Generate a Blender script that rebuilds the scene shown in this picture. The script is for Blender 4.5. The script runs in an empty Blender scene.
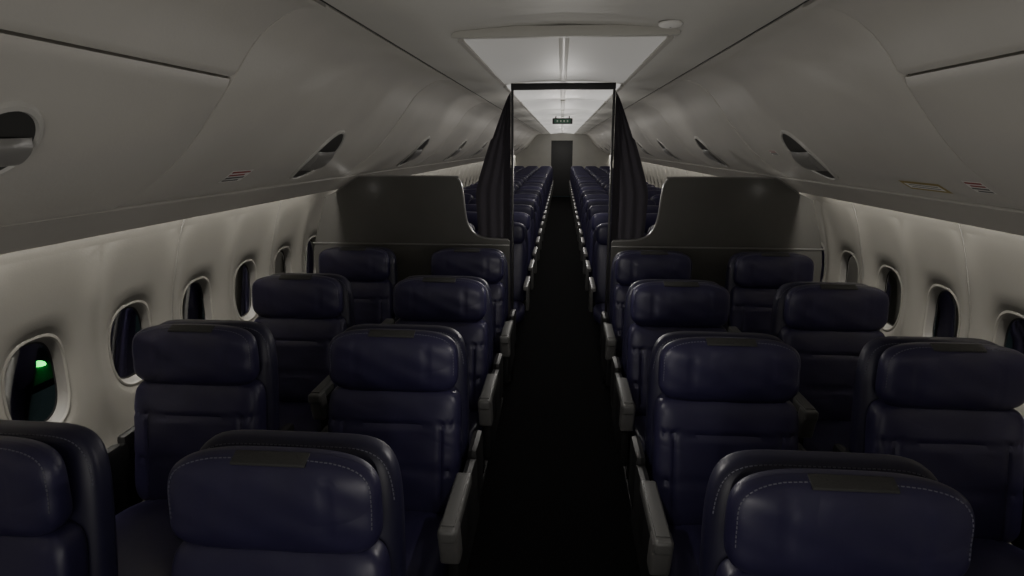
import bpy, bmesh, math, random
from mathutils import Vector, Matrix
random.seed(3)
scene = bpy.context.scene
Y0, Y1 = -1.2, 22.0
EYE = 1.79

# ------------------------------------------------------------------ materials
def new_mat(name, col, rough=0.5, metal=0.0, bump=0.0, bscale=20, var=0.0, vscale=3, emit=None, estr=0, spec=0.5, coat=0, folds=0):
    m = bpy.data.materials.new(name); m.use_nodes = True
    nt = m.node_tree; b = nt.nodes['Principled BSDF']
    b.inputs['Base Color'].default_value = (*col, 1)
    b.inputs['Roughness'].default_value = rough
    b.inputs['Metallic'].default_value = metal
    b.inputs['Specular IOR Level'].default_value = spec
    b.inputs['Coat Weight'].default_value = coat
    tc = nt.nodes.new('ShaderNodeTexCoord')
    if var > 0:
        n = nt.nodes.new('ShaderNodeTexNoise'); n.inputs['Scale'].default_value = vscale
        n.inputs['Detail'].default_value = 4
        r = nt.nodes.new('ShaderNodeValToRGB')
        r.color_ramp.elements[0].position = .3; r.color_ramp.elements[1].position = .7
        r.color_ramp.elements[0].color = (*[c*(1-var) for c in col], 1)
        r.color_ramp.elements[1].color = (*[min(1, c*(1+var)) for c in col], 1)
        nt.links.new(tc.outputs['Object'], n.inputs['Vector'])
        nt.links.new(n.outputs['Fac'], r.inputs['Fac'])
        nt.links.new(r.outputs['Color'], b.inputs['Base Color'])
    if bump > 0:
        n2 = nt.nodes.new('ShaderNodeTexNoise'); n2.inputs['Scale'].default_value = bscale
        n2.inputs['Detail'].default_value = 5
        bp = nt.nodes.new('ShaderNodeBump'); bp.inputs['Strength'].default_value = bump
        bp.inputs['Distance'].default_value = 0.01
        nt.links.new(tc.outputs['Object'], n2.inputs['Vector'])
        nt.links.new(n2.outputs['Fac'], bp.inputs['Height'])
        nt.links.new(bp.outputs['Normal'], b.inputs['Normal'])
        if folds > 0:
            n3 = nt.nodes.new('ShaderNodeTexNoise'); n3.inputs['Scale'].default_value = 3.5
            n3.inputs['Detail'].default_value = 1; n3.inputs['Distortion'].default_value = .6
            mp = nt.nodes.new('ShaderNodeMapping'); mp.inputs['Scale'].default_value = (1.3, .6, 2.2)
            rg = nt.nodes.new('ShaderNodeMath'); rg.operation = 'SUBTRACT'; rg.inputs[1].default_value = .5
            ra = nt.nodes.new('ShaderNodeMath'); ra.operation = 'ABSOLUTE'
            nt.links.new(tc.outputs['Object'], mp.inputs[0]); nt.links.new(mp.outputs[0], n3.inputs['Vector'])
            nt.links.new(n3.outputs['Fac'], rg.inputs[0]); nt.links.new(rg.outputs[0], ra.inputs[0])
            b2 = nt.nodes.new('ShaderNodeBump'); b2.inputs['Strength'].default_value = folds; b2.inputs['Distance'].default_value = .03
            nt.links.new(ra.outputs[0], b2.inputs['Height']); nt.links.new(bp.outputs['Normal'], b2.inputs['Normal'])
            nt.links.new(b2.outputs['Normal'], b.inputs['Normal'])
    if emit:
        b.inputs['Emission Color'].default_value = (*emit, 1)
        b.inputs['Emission Strength'].default_value = estr
    return m

M = {}
M['leather'] = new_mat('navy_leather', (0.026, 0.0225, 0.063), 0.40, bump=0.08, bscale=9, var=.12, vscale=6, spec=.5, folds=.16)
M['leather2'] = new_mat('navy_leather_shell', (0.016, 0.0145, 0.039), 0.42, bump=0.06, bscale=14, spec=.5)
M['stitch'] = new_mat('stitch_thread', (0.12, 0.12, 0.16), 0.7)
M['patch'] = new_mat('headrest_patch', (0.040, 0.040, 0.040), 0.7, bump=.3, bscale=150)
M['armgrey'] = new_mat('armrest_plastic', (0.11, 0.11, 0.108), 0.4)
M['armcap'] = new_mat('armrest_cap', (0.17, 0.167, 0.165), 0.36, metal=.2)
M['dark'] = new_mat('dark_plastic', (0.012, 0.012, 0.013), 0.5)
M['wall'] = new_mat('sidewall_panel', (0.21, 0.202, 0.183), 0.5, bump=.03, bscale=120, var=.03, vscale=2)
M['reveal'] = new_mat('window_reveal', (0.15, 0.145, 0.135), 0.5)
M['bin'] = new_mat('bin_plastic', (0.58, 0.56, 0.52), 0.42, bump=.05, bscale=90, var=.05, vscale=2)
M['psu'] = new_mat('service_panel_plastic', (0.50, 0.48, 0.445), 0.45, var=.04, vscale=3)
M['gap'] = new_mat('dark_gap', (0.02, 0.02, 0.02), 0.8)
M['ceil'] = new_mat('ceiling_panel', (0.52, 0.51, 0.475), 0.55, var=.04, vscale=2)
M['bulk'] = new_mat('bulkhead_laminate', (0.070, 0.068, 0.063), 0.36, bump=.04, bscale=200, var=.06, vscale=5)
M['bulktrim'] = new_mat('bulkhead_trim', (0.20, 0.195, 0.19), 0.35, metal=.4)
M['curtain'] = new_mat('curtain_fabric', (0.038, 0.034, 0.043), 0.9, bump=.2, bscale=180)
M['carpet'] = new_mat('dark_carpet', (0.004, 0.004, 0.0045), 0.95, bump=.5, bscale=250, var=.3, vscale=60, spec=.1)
M['latch'] = new_mat('latch_recess', (0.055, 0.055, 0.053), 0.45)
M['rim'] = new_mat('latch_rim', (0.54, 0.53, 0.50), 0.35)
M['handle'] = new_mat('latch_handle', (0.24, 0.235, 0.225), 0.3)
M['white'] = new_mat('placard_white', (0.85, 0.84, 0.81), 0.5)
M['red'] = new_mat('placard_red', (0.30, 0.02, 0.02), 0.5)
M['ink'] = new_mat('placard_ink', (0.04, 0.04, 0.04), 0.5)
M['yellow'] = new_mat('placard_yellow', (0.40, 0.31, 0.10), 0.5)
M['navlight'] = new_mat('green_navigation_lens', (0.0, 0.4, 0.05), .3, emit=(0.02, 1.0, 0.12), estr=5)
M['wing'] = new_mat('wing_paint', (0.01, 0.02, 0.015), .7)
M['exit'] = new_mat('exit_sign_face', (0.01, 0.06, 0.035), .4, emit=(0.05, .6, .25), estr=.03)
M['rear'] = new_mat('rear_wall_laminate', (0.38, 0.37, 0.34), .5, var=.05)

def painted_glow(name, strength, hw=.39):  # emission stands in for light washing the dome, sides brighter to suggest an arch
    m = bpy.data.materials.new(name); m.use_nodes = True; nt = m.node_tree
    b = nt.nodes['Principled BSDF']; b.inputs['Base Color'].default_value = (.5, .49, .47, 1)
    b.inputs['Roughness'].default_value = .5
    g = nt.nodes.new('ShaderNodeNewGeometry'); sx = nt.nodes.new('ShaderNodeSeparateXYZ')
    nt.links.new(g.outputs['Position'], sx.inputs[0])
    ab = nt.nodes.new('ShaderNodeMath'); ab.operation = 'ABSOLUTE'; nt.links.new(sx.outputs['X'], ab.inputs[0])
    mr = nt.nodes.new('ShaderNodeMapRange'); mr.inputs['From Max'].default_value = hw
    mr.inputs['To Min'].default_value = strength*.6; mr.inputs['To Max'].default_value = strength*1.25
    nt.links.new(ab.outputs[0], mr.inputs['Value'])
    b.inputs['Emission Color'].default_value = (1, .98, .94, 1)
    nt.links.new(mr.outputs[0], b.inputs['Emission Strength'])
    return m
M['glowA'] = painted_glow('painted_glow_ceiling_front', .10)
M['glowB'] = painted_glow('painted_glow_ceiling_rear', .30)

def glass():
    m = bpy.data.materials.new('window_glass'); m.use_nodes = True; nt = m.node_tree
    nt.nodes.clear()
    o = nt.nodes.new('ShaderNodeOutputMaterial'); mx = nt.nodes.new('ShaderNodeMixShader')
    t = nt.nodes.new('ShaderNodeBsdfTransparent'); t.inputs[0].default_value = (.8, .85, .82, 1)
    gl = nt.nodes.new('ShaderNodeBsdfGlossy'); gl.inputs['Roughness'].default_value = .06
    fr = nt.nodes.new('ShaderNodeFresnel'); fr.inputs[0].default_value = 1.35
    nt.links.new(fr.outputs[0], mx.inputs[0]); nt.links.new(t.outputs[0], mx.inputs[1]); nt.links.new(gl.outputs[0], mx.inputs[2])
    nt.links.new(mx.outputs[0], o.inputs[0]); return m
M['glass'] = glass()

# ------------------------------------------------------------------ mesh builder
class MB:
    def __init__(s): s.v = []; s.f = []; s.m = []; s.mats = []
    def mi(s, k):
        if k not in s.mats: s.mats.append(k)
        return s.mats.index(k)
    def add(s, vs, fs, mat):
        o = len(s.v); s.v += [tuple(v) for v in vs]; k = s.mi(mat)
        for f in fs: s.f.append([o+i for i in f]); s.m.append(k)
    def grid(s, rows, mat, close=False):
        n = len(rows[0]); vs = [p for r in rows for p in r]; fs = []
        for i in range(len(rows)-1):
            for j in range(n if close else n-1):
                j2 = (j+1) % n
                fs.append((i*n+j, i*n+j2, (i+1)*n+j2, (i+1)*n+j))
        s.add(vs, fs, mat)
    def box(s, c, h, mat, bev=0.0, fn=None, seg=2):
        bm = bmesh.new(); bmesh.ops.create_cube(bm, size=2)
        for v in bm.verts: v.co = Vector((v.co.x*h[0], v.co.y*h[1], v.co.z*h[2]))
        if bev > 0: bmesh.ops.bevel(bm, geom=bm.edges[:], offset=bev, segments=seg, profile=.6, affect='EDGES')
        bm.verts.index_update()
        vs = [Vector(v.co)+Vector(c) for v in bm.verts]
        if fn: vs = [fn(v) for v in vs]
        s.add(vs, [[v.index for v in f.verts] for f in bm.faces], mat); bm.free()
    def cushion(s, c, h, mat, n=4.5, m=3, N=14, fn=None):
        c = Vector(c); idx = {}; vs = []; fs = []
        def vert(p):
            key = tuple(round(a, 5) for a in p)
            if key in idx: return idx[key]
            x, y, z = p
            r = ((abs(x)**n+abs(z)**n)**(m/n)+abs(y)**m)**(1/m)
            u = Vector((x/r, y/r, z/r))
            q = Vector((u.x*h[0], u.y*h[1], u.z*h[2]))
            q = q+c
            if fn: q = fn(q, u)
            idx[key] = len(vs); vs.append(q); return idx[key]
        def t(i):
            a = -1+2*i/N
            return math.copysign(abs(math.sin(a*math.pi/2))*.35+abs(a)*.65, a)
        for ax in range(3):
            for sg in (-1, 1):
                for i in range(N):
                    for j in range(N):
                        q = []
                        for (a, b) in ((i, j), (i+1, j), (i+1, j+1), (i, j+1)):
                            p = [0, 0, 0]; p[ax] = sg; p[(ax+1) % 3] = t(a); p[(ax+2) % 3] = t(b)
                            q.append(vert(p))
                        if sg < 0: q.reverse()
                        fs.append(q)
        s.add(vs, fs, mat)
    def prism(s, poly, y0, y1, mat):
        n = len(poly)
        vs = [(p[0], y0, p[1]) for p in poly]+[(p[0], y1, p[1]) for p in poly]
        fs = [list(range(n)), list(range(2*n-1, n-1, -1))]+[(i, (i+1) % n, n+(i+1) % n, n+i) for i in range(n)]
        s.add(vs, fs, mat)
    def mesh(s, name, smooth=35, merge=None):
        me = bpy.data.meshes.new(name); me.from_pydata(s.v, [], s.f)
        for k in s.mats: me.materials.append(M[k])
        for p, k in zip(me.polygons, s.m): p.material_index = k
        bm = bmesh.new(); bm.from_mesh(me)
        if merge: bmesh.ops.remove_doubles(bm, verts=bm.verts, dist=merge)
        bmesh.ops.recalc_face_normals(bm, faces=bm.faces)
        for f in bm.faces: f.smooth = True
        for e in bm.edges:
            if len(e.link_faces) == 2 and e.calc_face_angle(0) > math.radians(smooth): e.smooth = False
        bm.to_mesh(me); bm.free(); me.update()
        return me
    def obj(s, name, **k):
        o = bpy.data.objects.new(name, s.mesh(name, **k)); scene.collection.objects.link(o); return o

def catmull(pts, k=6):
    out = []
    P = [pts[0]]+list(pts)+[pts[-1]]
    for i in range(1, len(P)-2):
        for j in range(k):
            t = j/k
            out.append(tuple(.5*((2*P[i][a])+(-P[i-1][a]+P[i+1][a])*t+(2*P[i-1][a]-5*P[i][a]+4*P[i+1][a]-P[i+2][a])*t*t+(-P[i-1][a]+3*P[i][a]-3*P[i+1][a]+P[i+2][a])*t**3) for a in range(2)))
    out.append(tuple(pts[-1])); return out

# ------------------------------------------------------------------ side walls with windows
WP = catmull([(0, 1.64), (.3, 1.79), (.6, 1.87), (.9, 1.90), (1.1, 1.88), (1.3, 1.82), (1.47, 1.745), (1.64, 1.65)], 8)
def xw(z):
    if z <= WP[0][0]: return WP[0][1]
    for a, b in zip(WP, WP[1:]):
        if a[0] <= z <= b[0]: return a[1]+(b[1]-a[1])*(z-a[0])/(b[0]-a[0])
    return WP[-1][1]

def build_wall(side, name, first):
    mb = MB()
    zc, zlo, zhi = .930, .58, 1.42
    def ridge(dy, z):      # moulded ridge between neighbouring windows
        t = max(0, abs(dy)/.25-.45)/.55
        t = t*t*(3-2*t)
        fz = min(1, max(0, (z-.6)/.15))*min(1, max(0, (1.42-z)/.22))
        return -.022*t*fz
    def P(y, z, off=0): return (side*(xw(z)+off), y, z)
    ys = []; y = first
    while y-.25 > Y0: y -= .5
    y0s = y-.25
    while y < Y1+.3: ys.append(y); y += .5
    per = []
    K = 10
    for (a, b) in (((-1, -1), (1, -1)), ((1, -1), (1, 1)), ((1, 1), (-1, 1)), ((-1, 1), (-1, -1))):
        for i in range(K):
            t = i/K; per.append((a[0]+(b[0]-a[0])*t, a[1]+(b[1]-a[1])*t))
    def rect(p):
        return (p[0]*.25, (zhi-zc) if p[1] >= 1 else (zlo-zc) if p[1] <= -1 else (zlo+zhi)/2-zc+p[1]*(zhi-zlo)/2)
    def sup(p, a, b, n=2.7):
        r = rect(p); ang = math.atan2(r[1]/1.5, r[0]); c, s_ = math.cos(ang), math.sin(ang)
        k = (abs(c)**n+abs(s_)**n)**(-1/n)
        return (a*c*k, b*s_*k)
    for yc in ys:
        rows = []
        R = [rect(p) for p in per]; O = [sup(p, .165, .22) for p in per]
        for t in (0, .15, .3, .45, .6, .8, 1):
            row = []
            for r, o in zip(R, O):
                dy = r[0]*(1-t)+o[0]*t; z = zc+r[1]*(1-t)+o[1]*t
                row.append(P(yc+dy, z, ridge(dy, z)*(1-t*t)))
            rows.append(row)
        for (a, b, off) in ((.155, .208, .004), (.143, .192, .009), (.140, .189, .006), (.133, .181, .005), (.128, .175, .011)):
            rows.append([P(yc+q[0], zc+q[1], off) for q in (sup(p, a, b) for p in per)])
        mb.grid(rows, 'wall', close=True)
        rows = []
        for (a, b, off) in ((.128, .175, .011), (.122, .168, .024), (.116, .161, .042)):
            rows.append([P(yc+q[0], zc+q[1], off) for q in (sup(p, a, b) for p in per)])
        mb.grid(rows, 'reveal', close=True)
        g0 = [P(yc+q[0], zc+q[1], .042) for q in (sup(p, .116, .161) for p in per)]
        g1 = [P(yc+q[0], zc+q[1], .045) for q in (sup(p, .110, .154) for p in per)]
        mb.grid([g0, g1], 'dark', close=True)
        mb.add(g1, [list(range(len(g1)))], 'glass')
    yy = [y0s+.5*i for i in range(len(ys)+1)]
    for zs in ([i*.58/6 for i in range(7)], [1.42, 1.46, 1.50, 1.55, 1.60, 1.64]):
        mb.grid([[P(y, z) for y in yy] for z in zs], 'wall')
    o = mb.obj(name, merge=.0004)
    tb = MB()
    for i, y in enumerate(yy):
        if i % 2 == 0:
            zs = [.55+i*.05 for i in range(20)]
            tb.grid([[P(y-.005, z, ridge(.25, z)+.001), P(y-.003, z, ridge(.25, z)-.002), P(y+.003, z, ridge(.25, z)-.002), P(y+.005, z, ridge(.25, z)+.001)] for z in zs], 'reveal')
    tb.obj('trim_sidewall')
    return o
build_wall(-1, 'wall_left', 1.92)
build_wall(1, 'wall_right', 2.545)

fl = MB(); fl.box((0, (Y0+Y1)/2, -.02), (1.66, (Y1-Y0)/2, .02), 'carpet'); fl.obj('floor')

# ------------------------------------------------------------------ ceiling
cp = [(-.68, 2.19), (-.58, 2.20), (-.46, 2.205), (-.42, 2.225), (-.2, 2.24), (0, 2.245), (.2, 2.24), (.42, 2.225), (.46, 2.205), (.58, 2.20), (.68, 2.19)]
cb = MB()
cb.grid([[(x, y, z) for x, z in cp] for y in (Y0, 2.5)], 'ceil')
cb.grid([[(x, y, z) for x, z in cp] for y in (2.5, Y1)], 'ceil')
cb.box((0, 2.5, 2.222), (.44, .02, .02), 'ceil', .004)
cb.grid([[(x, y, 2.30) for x in (-1.0, 1.0)] for y in (Y0, Y1)], 'gap')
cb.box((-.685, (Y0+Y1)/2, 2.215), (.012, (Y1-Y0)/2, .02), 'gap')
cb.box((.685, (Y0+Y1)/2, 2.215), (.012, (Y1-Y0)/2, .02), 'gap')
cb.obj('ceiling')

def glow_ceiling(y0, y1, mat):  # dome panel whose lit look is painted into its emission
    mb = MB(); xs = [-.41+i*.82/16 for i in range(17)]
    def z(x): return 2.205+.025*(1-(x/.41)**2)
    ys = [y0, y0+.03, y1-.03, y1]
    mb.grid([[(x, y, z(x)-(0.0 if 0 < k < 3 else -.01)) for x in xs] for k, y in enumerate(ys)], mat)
    mb.box((0, (y0+y1)/2, 2.225), (.022, (y1-y0)/2-.03, .006), 'ceil', .003)
    mb.box((0, (y0+y1)/2, 2.2185), (.004, (y1-y0)/2-.05, .002), 'psu')
    for s in (-1, 1):
        mb.box((s*.415, (y0+y1)/2, 2.205), (.012, (y1-y0)/2, .008), 'psu', .003)
    return mb.obj('glow_ceiling_panel')
glow_ceiling(2.55, 4.36, 'glowA')
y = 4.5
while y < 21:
    glow_ceiling(y, y+1.50, 'glowB'); y += 1.62

sd = MB()
rr = [(.055, 0), (.055, -.008), (.047, -.016), (.03, -.02), (.005, -.021)]
sd.grid([[(r*math.cos(a*math.pi/12), r*math.sin(a*math.pi/12), z) for a in range(24)] for r, z in rr], 'white', close=True)
sd.add([(.005*math.cos(a*math.pi/12), .005*math.sin(a*math.pi/12), -.021) for a in range(24)], [list(range(24))], 'dark')
o = sd.obj('smoke_detector'); o.location = (.385, 2.38, 2.226); o.scale = (.8, .8, .8)

# ------------------------------------------------------------------ overhead bins
BP = catmull([(.69, 2.19), (.80, 2.195), (.93, 2.12), (1.05, 1.97), (1.20, 1.79), (1.35, 1.665), (1.53, 1.565), (1.66, 1.475)], 6)
def bp_len():
    L = [0]
    for a, b in zip(BP, BP[1:]): L.append(L[-1]+math.dist(a, b))
    return L
BL = bp_len()
def bp(s):
    s = max(0, min(BL[-1]-1e-6, s))
    for i in range(len(BL)-1):
        if BL[i] <= s <= BL[i+1]:
            t = (s-BL[i])/(BL[i+1]-BL[i]); a, b = BP[i], BP[i+1]
            d = Vector((b[0]-a[0], b[1]-a[1])).normalized()
            return (a[0]+(b[0]-a[0])*t, a[1]+(b[1]-a[1])*t), d
def s_at_x(x):
    best = min(range(400), key=lambda i: abs(bp(BL[-1]*i/400)[0][0]-x)); return BL[-1]*best/400
def pt(side, s, y, off=0):
    (x, z), d = bp(s); n = Vector((-d.y, d.x))
    n = Vector((-abs(n.x), -abs(n.y)))
    return (side*(x+n.x*off), y, z+n.y*off)
S_LID0, S_LID1 = .02, s_at_x(1.50)
S_LINE = s_at_x(1.03)

def bin_lid(side, y0, y1, latch, s0=S_LID0, s1=S_LID1, mb=None, name='overhead_bin', proud=0, AB=(.13, .175), LX=1.265):
    own = mb is None
    if own: mb = MB()
    ns = 30; SL = s_at_x(LX)
    rows = []
    def drop(rowy, off, inset):
        off += proud
        pts = [pt(side, s0+inset, rowy, -.03)]
        for i in range(ns+1):
            s = s0+inset+(s1-s0-2*inset)*i/ns
            pts.append(pt(side, s, rowy, off-(.006 if min(i, ns-i) == 0 else 0)))
        pts.append(pt(side, s1-inset, rowy, -.03)); return pts
    rows.append(drop(y0, -.03, .004)); rows.append(drop(y0, -.008, .002)); rows.append(drop(y0+.004, -.002, .001)); rows.append(drop(y0+.012, 0, 0))
    nseg = max(2, int((y1-y0)/.25))
    for i in range(1, nseg): rows.append(drop(y0+(y1-y0)*i/nseg, 0, 0))
    rows.append(drop(y1-.012, 0, 0)); rows.append(drop(y1-.004, -.002, .001)); rows.append(drop(y1, -.008, .002)); rows.append(drop(y1, -.03, .004))
    mb.grid(rows, 'bin')
    if latch is not None:
        A, B = AB
        nn = 48
        def ring(k, off, kk=0):
            return [pt(side, SL+(B*k+kk)*math.sin(a*2*math.pi/nn), latch+(A*k+kk)*math.cos(a*2*math.pi/nn), off+proud) for a in range(nn)]
        mb.grid([ring(1, .0, .022), ring(1, .008, .015), ring(1, .010, .004), ring(1, .004, 0)], 'rim', close=True)
        mb.grid([ring(1, .004), ring(.8, .0025), ring(.4, .0015), ring(.02, .0015)], 'latch', close=True)
        hd = []
        for k in range(13):   # paddle bar across the recess
            t = -1+2*k/12
            sn = -.12+.42*t
            w = math.sqrt(max(0.02, 1-sn*sn))*A*.93
            s = SL-B*sn
            up = .018*(1-t**4)
            hd.append([pt(side, s, latch-w, .004+proud), pt(side, s, latch-w*.9, .006+up+proud), pt(side, s, latch, .010+up+proud), pt(side, s, latch+w*.9, .006+up+proud), pt(side, s, latch+w, .004+proud)])
        mb.grid(hd, 'handle')
    return mb.obj(name) if own else mb

for side in (-1, 1):
    mb = MB()
    sY = 1.90 if side < 0 else 2.02
    bin_lid(side, Y0, sY-.010, None, S_LID0, S_LINE-.004, mb, proud=.008)
    bin_lid(side, Y0, sY-.010, 1.20 if side < 0 else .95, S_LINE+.004, S_LID1, mb, proud=.008, AB=(.085, .095), LX=1.195)
    mb.obj('overhead_bin')
    y = sY
    while y < Y1-.5:
        y2 = min(y+2.09, Y1)
        bin_lid(side, y+.007, y2-.007, y+(1.22 if side < 0 else 1.27))
        y = y2
    pb = MB()
    ss = [S_LID0-.02+i*(BL[-1]-S_LID0)/24 for i in range(25)]
    pb.grid([[pt(side, s, yy, -.02) for yy in (Y0, Y1)] for s in ss], 'gap')
    s2 = S_LID1+.010
    ss = [s2, s2, s2+.004]+[s2+(BL[-1]-s2)*i/5 for i in range(1, 6)]
    offs = [-.02, -.004, 0]+[0]*5
    rows = [[pt(side, s, yy, of) for yy in (Y0, Y1)] for s, of in zip(ss, offs)]
    rows.append([(side*1.668, yy, 1.477) for yy in (Y0, Y1)])
    rows.append([(side*1.668, yy, 1.49) for yy in (Y0, Y1)])
    rows.append([(side*1.60, yy, 1.545) for yy in (Y0, Y1)])
    rows.append([(side*1.55, yy, 1.60) for yy in (Y0, Y1)])
    rows.append([(side*1.66, yy, 1.64) for yy in (Y0, Y1)])
    pb.grid(rows, 'psu')
    pb.obj('trim_service_panel')

def placard(side, sx, y, hs, hy, kind, name):
    mb = MB(); s0 = s_at_x(sx); O = .008 if y < 2.0 else .0
    def q(a0, a1, b0, b1, off, mat):
        mb.grid([[pt(side, s0+a, y+b, off+O) for b in (b0, b1)] for a in (a0, (a0+a1)/2, a1)], mat)
    if kind == 'text':
        q(-hs, hs, -hy, hy, .0012, 'white')
        for i in range(4):
            a = -hs*.8+i*hs*.47
            q(a, a+hs*.24, -hy*.85, hy*(.85-.25*(i % 2)), .0018, 'red' if i < 2 else 'ink')
    else:
        q(-hs, hs, -hy, hy, .0012, 'yellow'); q(-hs*.55, hs*.55, -hy*.85, hy*.85, .0018, 'white')
        for i in range(2):
            a = -hs*.35+i*hs*.45; q(a, a+hs*.14, -hy*.75, hy*.65, .0024, 'ink')
    mb.obj(name)
placard(-1, 1.345, 2.43, .042, .085, 'text', 'warning_placard')
placard(1, 1.395, 2.46, .034, .135, 'y', 'exit_placard')
placard(1, 1.36, 2.10, .035, .05, 'text', 'warning_placard')
placard(1, 1.24, 3.72, .022, .06, 'text', 'warning_placard')

# ------------------------------------------------------------------ class divider
BY = 4.38
for s in (-1, 1):
    mb = MB()
    out = [(xw(z)-.030, z) for z in [0.0+.12*i for i in range(12)]]+[(xw(1.42)-.012, 1.42)]
    out = [p for p in out if p[1] <= 1.425]
    out += [(1.66, 1.465), (1.60, 1.505), (1.53, 1.552), (1.49, 1.572)]
    inner = catmull([(1.3, 1.575), (.80, 1.575), (.755, 1.56), (.728, 1.52), (.715, 1.44), (.70, 1.30), (.68, 1.22), (.63, 1.155), (.55, 1.125), (.44, 1.118), (.385, 1.115)], 4)
    poly = out+inner+[(.372, 1.10), (.370, 0)]
    mb.prism([(s*x, z) for x, z in poly], BY, BY+.03, 'bulk')
    mb.box((s*1.12, BY-.004, 1.075), (.75, .006, .005), 'bulktrim', .002)
    ed = out[-4:]+inner
    for a, b in zip(ed, ed[1:]):
        va, vb = Vector((s*a[0], a[1])), Vector((s*b[0], b[1])); d = (vb-va).normalized(); n = Vector((-d.y, d.x))*.004
        vs = [(va.x-n.x, BY-.003, va.y-n.y), (va.x+n.x, BY-.003, va.y+n.y), (vb.x+n.x, BY-.003, vb.y+n.y), (vb.x-n.x, BY-.003, vb.y-n.y)]
        vs += [(v[0], BY+.033, v[2]) for v in vs]
        mb.add(vs, [(0, 1, 2, 3), (7, 6, 5, 4), (0, 3, 7, 4), (1, 5, 6, 2)], 'bulktrim')
    mb.obj('bulkhead_partition')
    cm = MB(); rows = []
    for i in range(41):
        z = 2.165-(2.165-.25)*i/40
        t = (2.165-z)
        wz = .02+.225*min(1, t/.70)**.95 + .02*math.sin(t*3)
        if z < 1.2: wz *= 1-.1*(1.2-z)
        row = []
        for j in range(49):
            u = j/48
            row.append((s*(.372+u*wz), BY+.09+.004*math.sin(u*3.2*2*math.pi+.8*math.sin(z*4))*min(1, .3+t*2)+.002*math.sin(u*23+z*3), z-.03*u*(t < .3)))
        rows.append(row)
    cm.grid(rows, 'curtain'); cm.obj('cabin_curtain')
fm = MB()  # curtain frame: two poles and a header bar
for s in (-1, 1):
    fm.box((s*.355, BY+.04, 1.09), (.008, .022, 1.09), 'dark', .003)
fm.box((0, BY+.04, 2.195), (.365, .022, .022), 'dark', .004)
fm.obj('curtain_frame')

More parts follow.
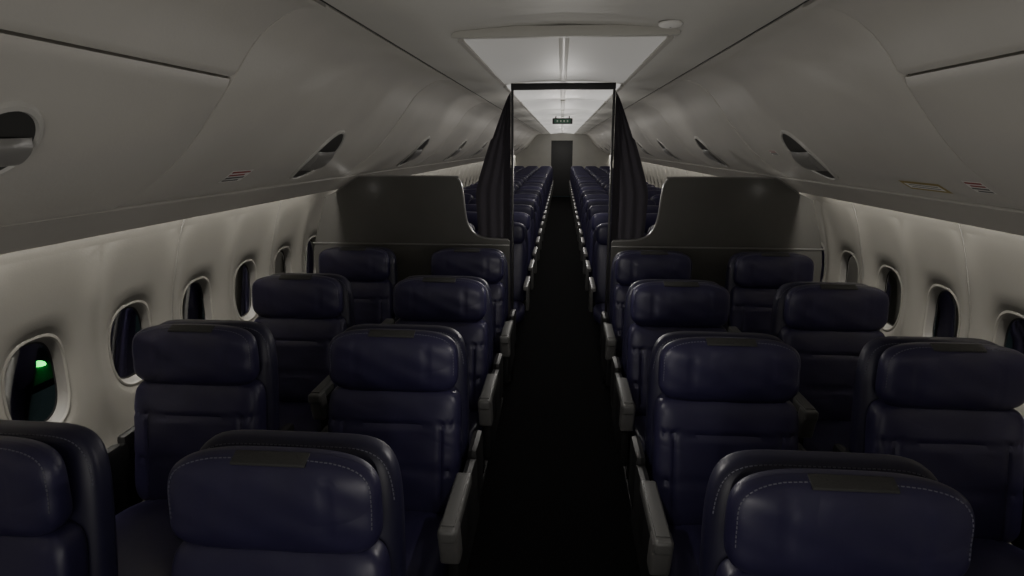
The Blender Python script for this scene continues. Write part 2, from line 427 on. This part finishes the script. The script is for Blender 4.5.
# ------------------------------------------------------------------ first class seat
DZ = -.022
def build_seat_mesh():
    mb = MB()
    G = lambda x, c, w: math.exp(-((x-c)/w)**2)
    HH = (.244, .066, .114)
    HC = (0, .065, 1.030+DZ)
    def head(q, u):
        k = abs(u.x)
        q.y += -.020*k**3
        if u.y < 0:
            q.y += .0035*(G(abs(q.x), .135, .007))*(1-abs(u.z)**4)
            q.y += .0016*math.sin(q.x*38+u.z*4)*math.sin(u.z*5+1)
            q.y += .010*u.z
        q.z += .005*(u.z > 0)*(1-k**2)*u.z
        return q
    mb.cushion(HC, HH, 'leather', 4.4, 2.6, 26, head)
    def back(q, u):
        q.y += (q.z-.93)*.2
        if u.y < 0:
            q.y += .009*(G(q.z, .79, .006)+G(q.z, .62, .006))
            q.y += .006*G(abs(q.x), .185, .006)*(q.z < .79)
            q.y += .0014*math.sin(q.x*30+q.z*20)*math.sin(q.z*30)
            q.y += -.012*abs(u.x)**3
        return q
    mb.cushion((0, .068, .675), (.253, .060, .240), 'leather', 8, 3.6, 34, back)
    def shell(q, u):
        q.y += (q.z-1.0)*.16
        q.x *= 1-.03*max(0, u.z)
        return q
    mb.cushion((0, .155, .735), (.268, .058, .378), 'leather2', 6.5, 3.5, 20, shell)
    def pf(v):
        v = Vector(v); return Vector((v.x, v.y, v.z-.22*(v.x**2)-(.42*max(0, .06-v.y))-2.5*max(0, .045-v.y)**2))
    mb.box((0, .042, 1.1515+DZ), (.085, .016, .003), 'patch', .0015, pf)
    def dash(p, q, r=.0011):
        p, q = Vector(p), Vector(q); d = (q-p)
        if d.length < 1e-5: return
        a = d.normalized(); u = a.cross(Vector((0, 1, 0)))
        if u.length < .1: u = a.cross(Vector((1, 0, 0)))
        u = u.normalized()*r; w = a.cross(u).normalized()*r
        vs = [p-u-w, p+u-w, p+u+w, p-u+w, q-u-w, q+u-w, q+u+w, q-u+w]
        mb.add(vs, [(0, 1, 2, 3), (7, 6, 5, 4), (0, 4, 5, 1), (1, 5, 6, 2), (2, 6, 7, 3), (3, 7, 4, 0)], 'stitch')
    def outline(cx, h, n, m, yk, fn, t0, t1, nn, grow=1.004):
        r = (1-abs(yk)**m)**(1/m); pts = []
        for i in range(nn+1):
            a = t0+(t1-t0)*i/nn; c, s_ = math.cos(a), math.sin(a)
            k = r*(abs(c)**n+abs(s_)**n)**(-1/n); u = Vector((c*k, yk, s_*k))
            q = Vector((u.x*h[0]*grow, u.y*h[1]*grow, u.z*h[2]*grow))+Vector(cx); pts.append(fn(q, u))
        return pts
    def dashes(P, step=.0105, ln=.0065):
        acc = 0; nxt = 0
        for a, b in zip(P, P[1:]):
            L = (b-a).length
            while nxt < acc+L:
                t = (nxt-acc)/L; p = a.lerp(b, t); q = p+(b-a).normalized()*ln
                dash(p, q); nxt += step
            acc += L
    dashes(outline(HC, HH, 4.4, 2.6, -.48, head, -.3, math.pi+.3, 160, 1.004))
    dashes(outline((0, .155, .735), (.268, .058, .378), 6.5, 3.5, -.55, shell, .6, math.pi-.6, 160, 1.004))
    def sc(q, u):
        if u.z > 0: q.z += -.006*G(abs(q.x), .17, .008)+.02*max(0, -u.y)
        return q
    mb.cushion((0, -.30, .405), (.262, .30, .075), 'leather', 5, 3, 16, sc)
    mb.box((0, -.22, .29), (.255, .30, .05), 'dark', .02)
    for x in (-.2, .2):
        mb.box((x, .0, .13), (.02, .03, .13), 'dark', .006, lambda v: Vector((v.x, v.y+(.25-v.z)*.35, v.z)))
        mb.box((x, -.36, .13), (.02, .03, .13), 'dark', .006)
        mb.box((x, -.14, .012), (.025, .33, .012), 'dark', .004)
    for sx in (-1, 1):
        x = sx*.300
        mb.box((x, -.365, .692), (.027, .165, .022), 'armgrey', .012, None, 3)
        mb.box((x, -.365, .715), (.020, .14, .004), 'armgrey', .003)
        mb.box((x, -.16, .58), (.020, .12, .10), 'dark', .02)
        mb.box((x, -.20, .53), (.018, .24, .14), 'dark', .012)
        mb.box((x, -.500, .642), (.030, .034, .070), 'armcap', .014, lambda v: Vector((v.x, v.y+(.73-v.z)*.28, v.z)), 3)
        mb.box((x, .06, .58), (.020, .09, .12), 'dark', .02)
    return mb.mesh('first_class_seat', smooth=50)
seat_me = build_seat_mesh()
ROWS = [(1.11, -.628), (2.02, -.610), (2.93, -.617), (3.83, -.613)]
for ry, xl in ROWS:
    for x in (-1.38, xl, .605, 1.36):
        o = bpy.data.objects.new('first_class_seat', seat_me); scene.collection.objects.link(o)
        o.location = (x, ry, 0)

# ------------------------------------------------------------------ economy triple seat
def build_eco():
    mb = MB()
    for cx in (-.46, 0, .46):
        def back(q, u):
            q.y += (q.z-1)*.16
            return q
        mb.cushion((cx, .06, .72), (.215, .055, .30), 'leather', 6, 3, 8, back)
        mb.cushion((cx, .045, 1.05), (.20, .055, .10), 'leather', 4, 3, 8, lambda q, u: q+Vector((0, -.02*abs(u.x)**3, 0)))
        mb.cushion((cx, .10, .80), (.222, .04, .335), 'leather2', 6, 3, 8, back)
        mb.cushion((cx, -.26, .42), (.218, .25, .06), 'leather', 5, 3, 6)
        for y in (0, -.38):
            mb.box((cx*.8, y, .18), (.02, .025, .18), 'dark')
    for cx in (-.69, -.23, .23, .69):
        mb.box((cx, -.2, .66), (.02, .21, .018), 'armcap', .008)
        mb.box((cx, -.05, .52), (.015, .06, .13), 'armgrey', .008)
    return mb.mesh('economy_seat_row', smooth=50)
eco = build_eco()
y = 5.15
while y < 20.8:
    for s in (-1, 1):
        o = bpy.data.objects.new('economy_seat_row', eco); scene.collection.objects.link(o); o.location = (s*.965, y, 0)
    y += .79

# ------------------------------------------------------------------ rear end of the cabin
rb = MB()
rb.box((-1.12, Y1-.02, 1.12), (.74, .03, 1.12), 'rear'); rb.box((1.12, Y1-.02, 1.12), (.74, .03, 1.12), 'rear')
rb.box((0, Y1-.02, 2.10), (.38, .03, .12), 'rear')
rb.box((0, Y1+.25, 1.0), (.5, .02, 1.0), 'dark')
rb.obj('wall_rear')
ex = MB()
ex.box((0, 0, 0), (.15, .03, .042), 'dark', .01); ex.box((0, -.031, 0), (.12, .002, .026), 'exit')
for i, x in enumerate((-.075, -.025, .025, .075)):
    ex.box((x, -.034, 0), (.010, .001, .012), 'psu')
ex.box((-.1, 0, .055), (.008, .008, .02), 'dark'); ex.box((.1, 0, .055), (.008, .008, .02), 'dark')
o = ex.obj('exit_sign'); o.location = (0, 9.3, 2.15)

# ------------------------------------------------------------------ outside: wing tip with navigation light
wm = MB()
wv = [(-7.2, 6.9, -1.44), (-7.2, 9.3, -1.44), (-9.0, 9.2, -1.62), (-9.0, 7.9, -1.62)]
wm.add([(a, b, c) for a, b, c in wv]+[(a, b, c-.10) for a, b, c in wv], [(0, 1, 2, 3), (7, 6, 5, 4), (0, 4, 5, 1), (1, 5, 6, 2), (2, 6, 7, 3), (3, 7, 4, 0)], 'wing')
wm.cushion((-8.0, 8.14, -1.50), (.10, .07, .06), 'navlight', 2, 2, 8)
wm.obj('aircraft_wing')
def point(name, loc, e, col=(1, .96, .9), r=0.0):
    l = bpy.data.lights.new(name, 'POINT'); l.energy = e; l.color = col; l.shadow_soft_size = r
    o = bpy.data.objects.new(name, l); o.location = loc; scene.collection.objects.link(o); return o
point('navigation_light', (-7.8, 7.9, -1.25), .5, (.05, 1, .2))

# ------------------------------------------------------------------ lights
def area(name, loc, rot, sx, sy, e, col=(1, .96, .89)):
    l = bpy.data.lights.new(name, 'AREA'); l.shape = 'RECTANGLE'; l.size = sx; l.size_y = sy; l.energy = e; l.color = col
    o = bpy.data.objects.new(name, l); o.location = loc; o.rotation_euler = rot; scene.collection.objects.link(o); return o
for s in (-1, 1):
    for (a, b) in ((Y0, 4.16), (4.50, Y1)):
        area('cove_light', (s*1.672, (a+b)/2, 1.572), (0, math.radians(-s*32), 0), .025, b-a, 7.2*(b-a), (1, .955, .87))
    point('bulkhead_glow_fill', (s*1.44, 4.18, 1.48), .06)  # added point light to put a glow spot on the bulkhead
area('front_fill', (0, -1.05, 1.35), (math.radians(90), 0, 0), 1.4, 1.2, 9.5)  # added fill behind the camera to brighten bins and seat fronts
for i, y in enumerate([.2, 1.6, 2.9, 4.0]):
    point('aisle_fill', (0, y, 1.30), 4.0)  # added fill: unseen point lights floating along the aisle
y = 5.6
while y < 20:
    point('aisle_fill', (0, y, 1.60), 8.5); y += 2.0  # same added aisle fill, brighter in economy
point('aisle_fill', (0, 20.6, 1.7), 8)

w = bpy.data.worlds.new('night'); scene.world = w; w.use_nodes = True
w.node_tree.nodes['Background'].inputs[0].default_value = (.010, .015, .016, 1)
w.node_tree.nodes['Background'].inputs[1].default_value = .7

# ------------------------------------------------------------------ camera
f = 600.0
th = math.atan(142/f); ps = math.atan(50*math.cos(th)/f)
c, s_, ct, st = math.cos(ps), math.sin(ps), math.cos(th), math.sin(th)
F = Vector((-s_*ct, c*ct, -st)); R = Vector((c, s_, 0)); U = R.cross(F)
cam = bpy.data.cameras.new('camera'); co = bpy.data.objects.new('camera', cam); scene.collection.objects.link(co)
mat = Matrix((R, U, -F)).transposed().to_4x4(); mat.translation = Vector((0, 0, EYE)); co.matrix_world = mat
cam.sensor_width = 36; cam.lens = f*36/1024; cam.clip_start = .02; cam.clip_end = 200
scene.camera = co
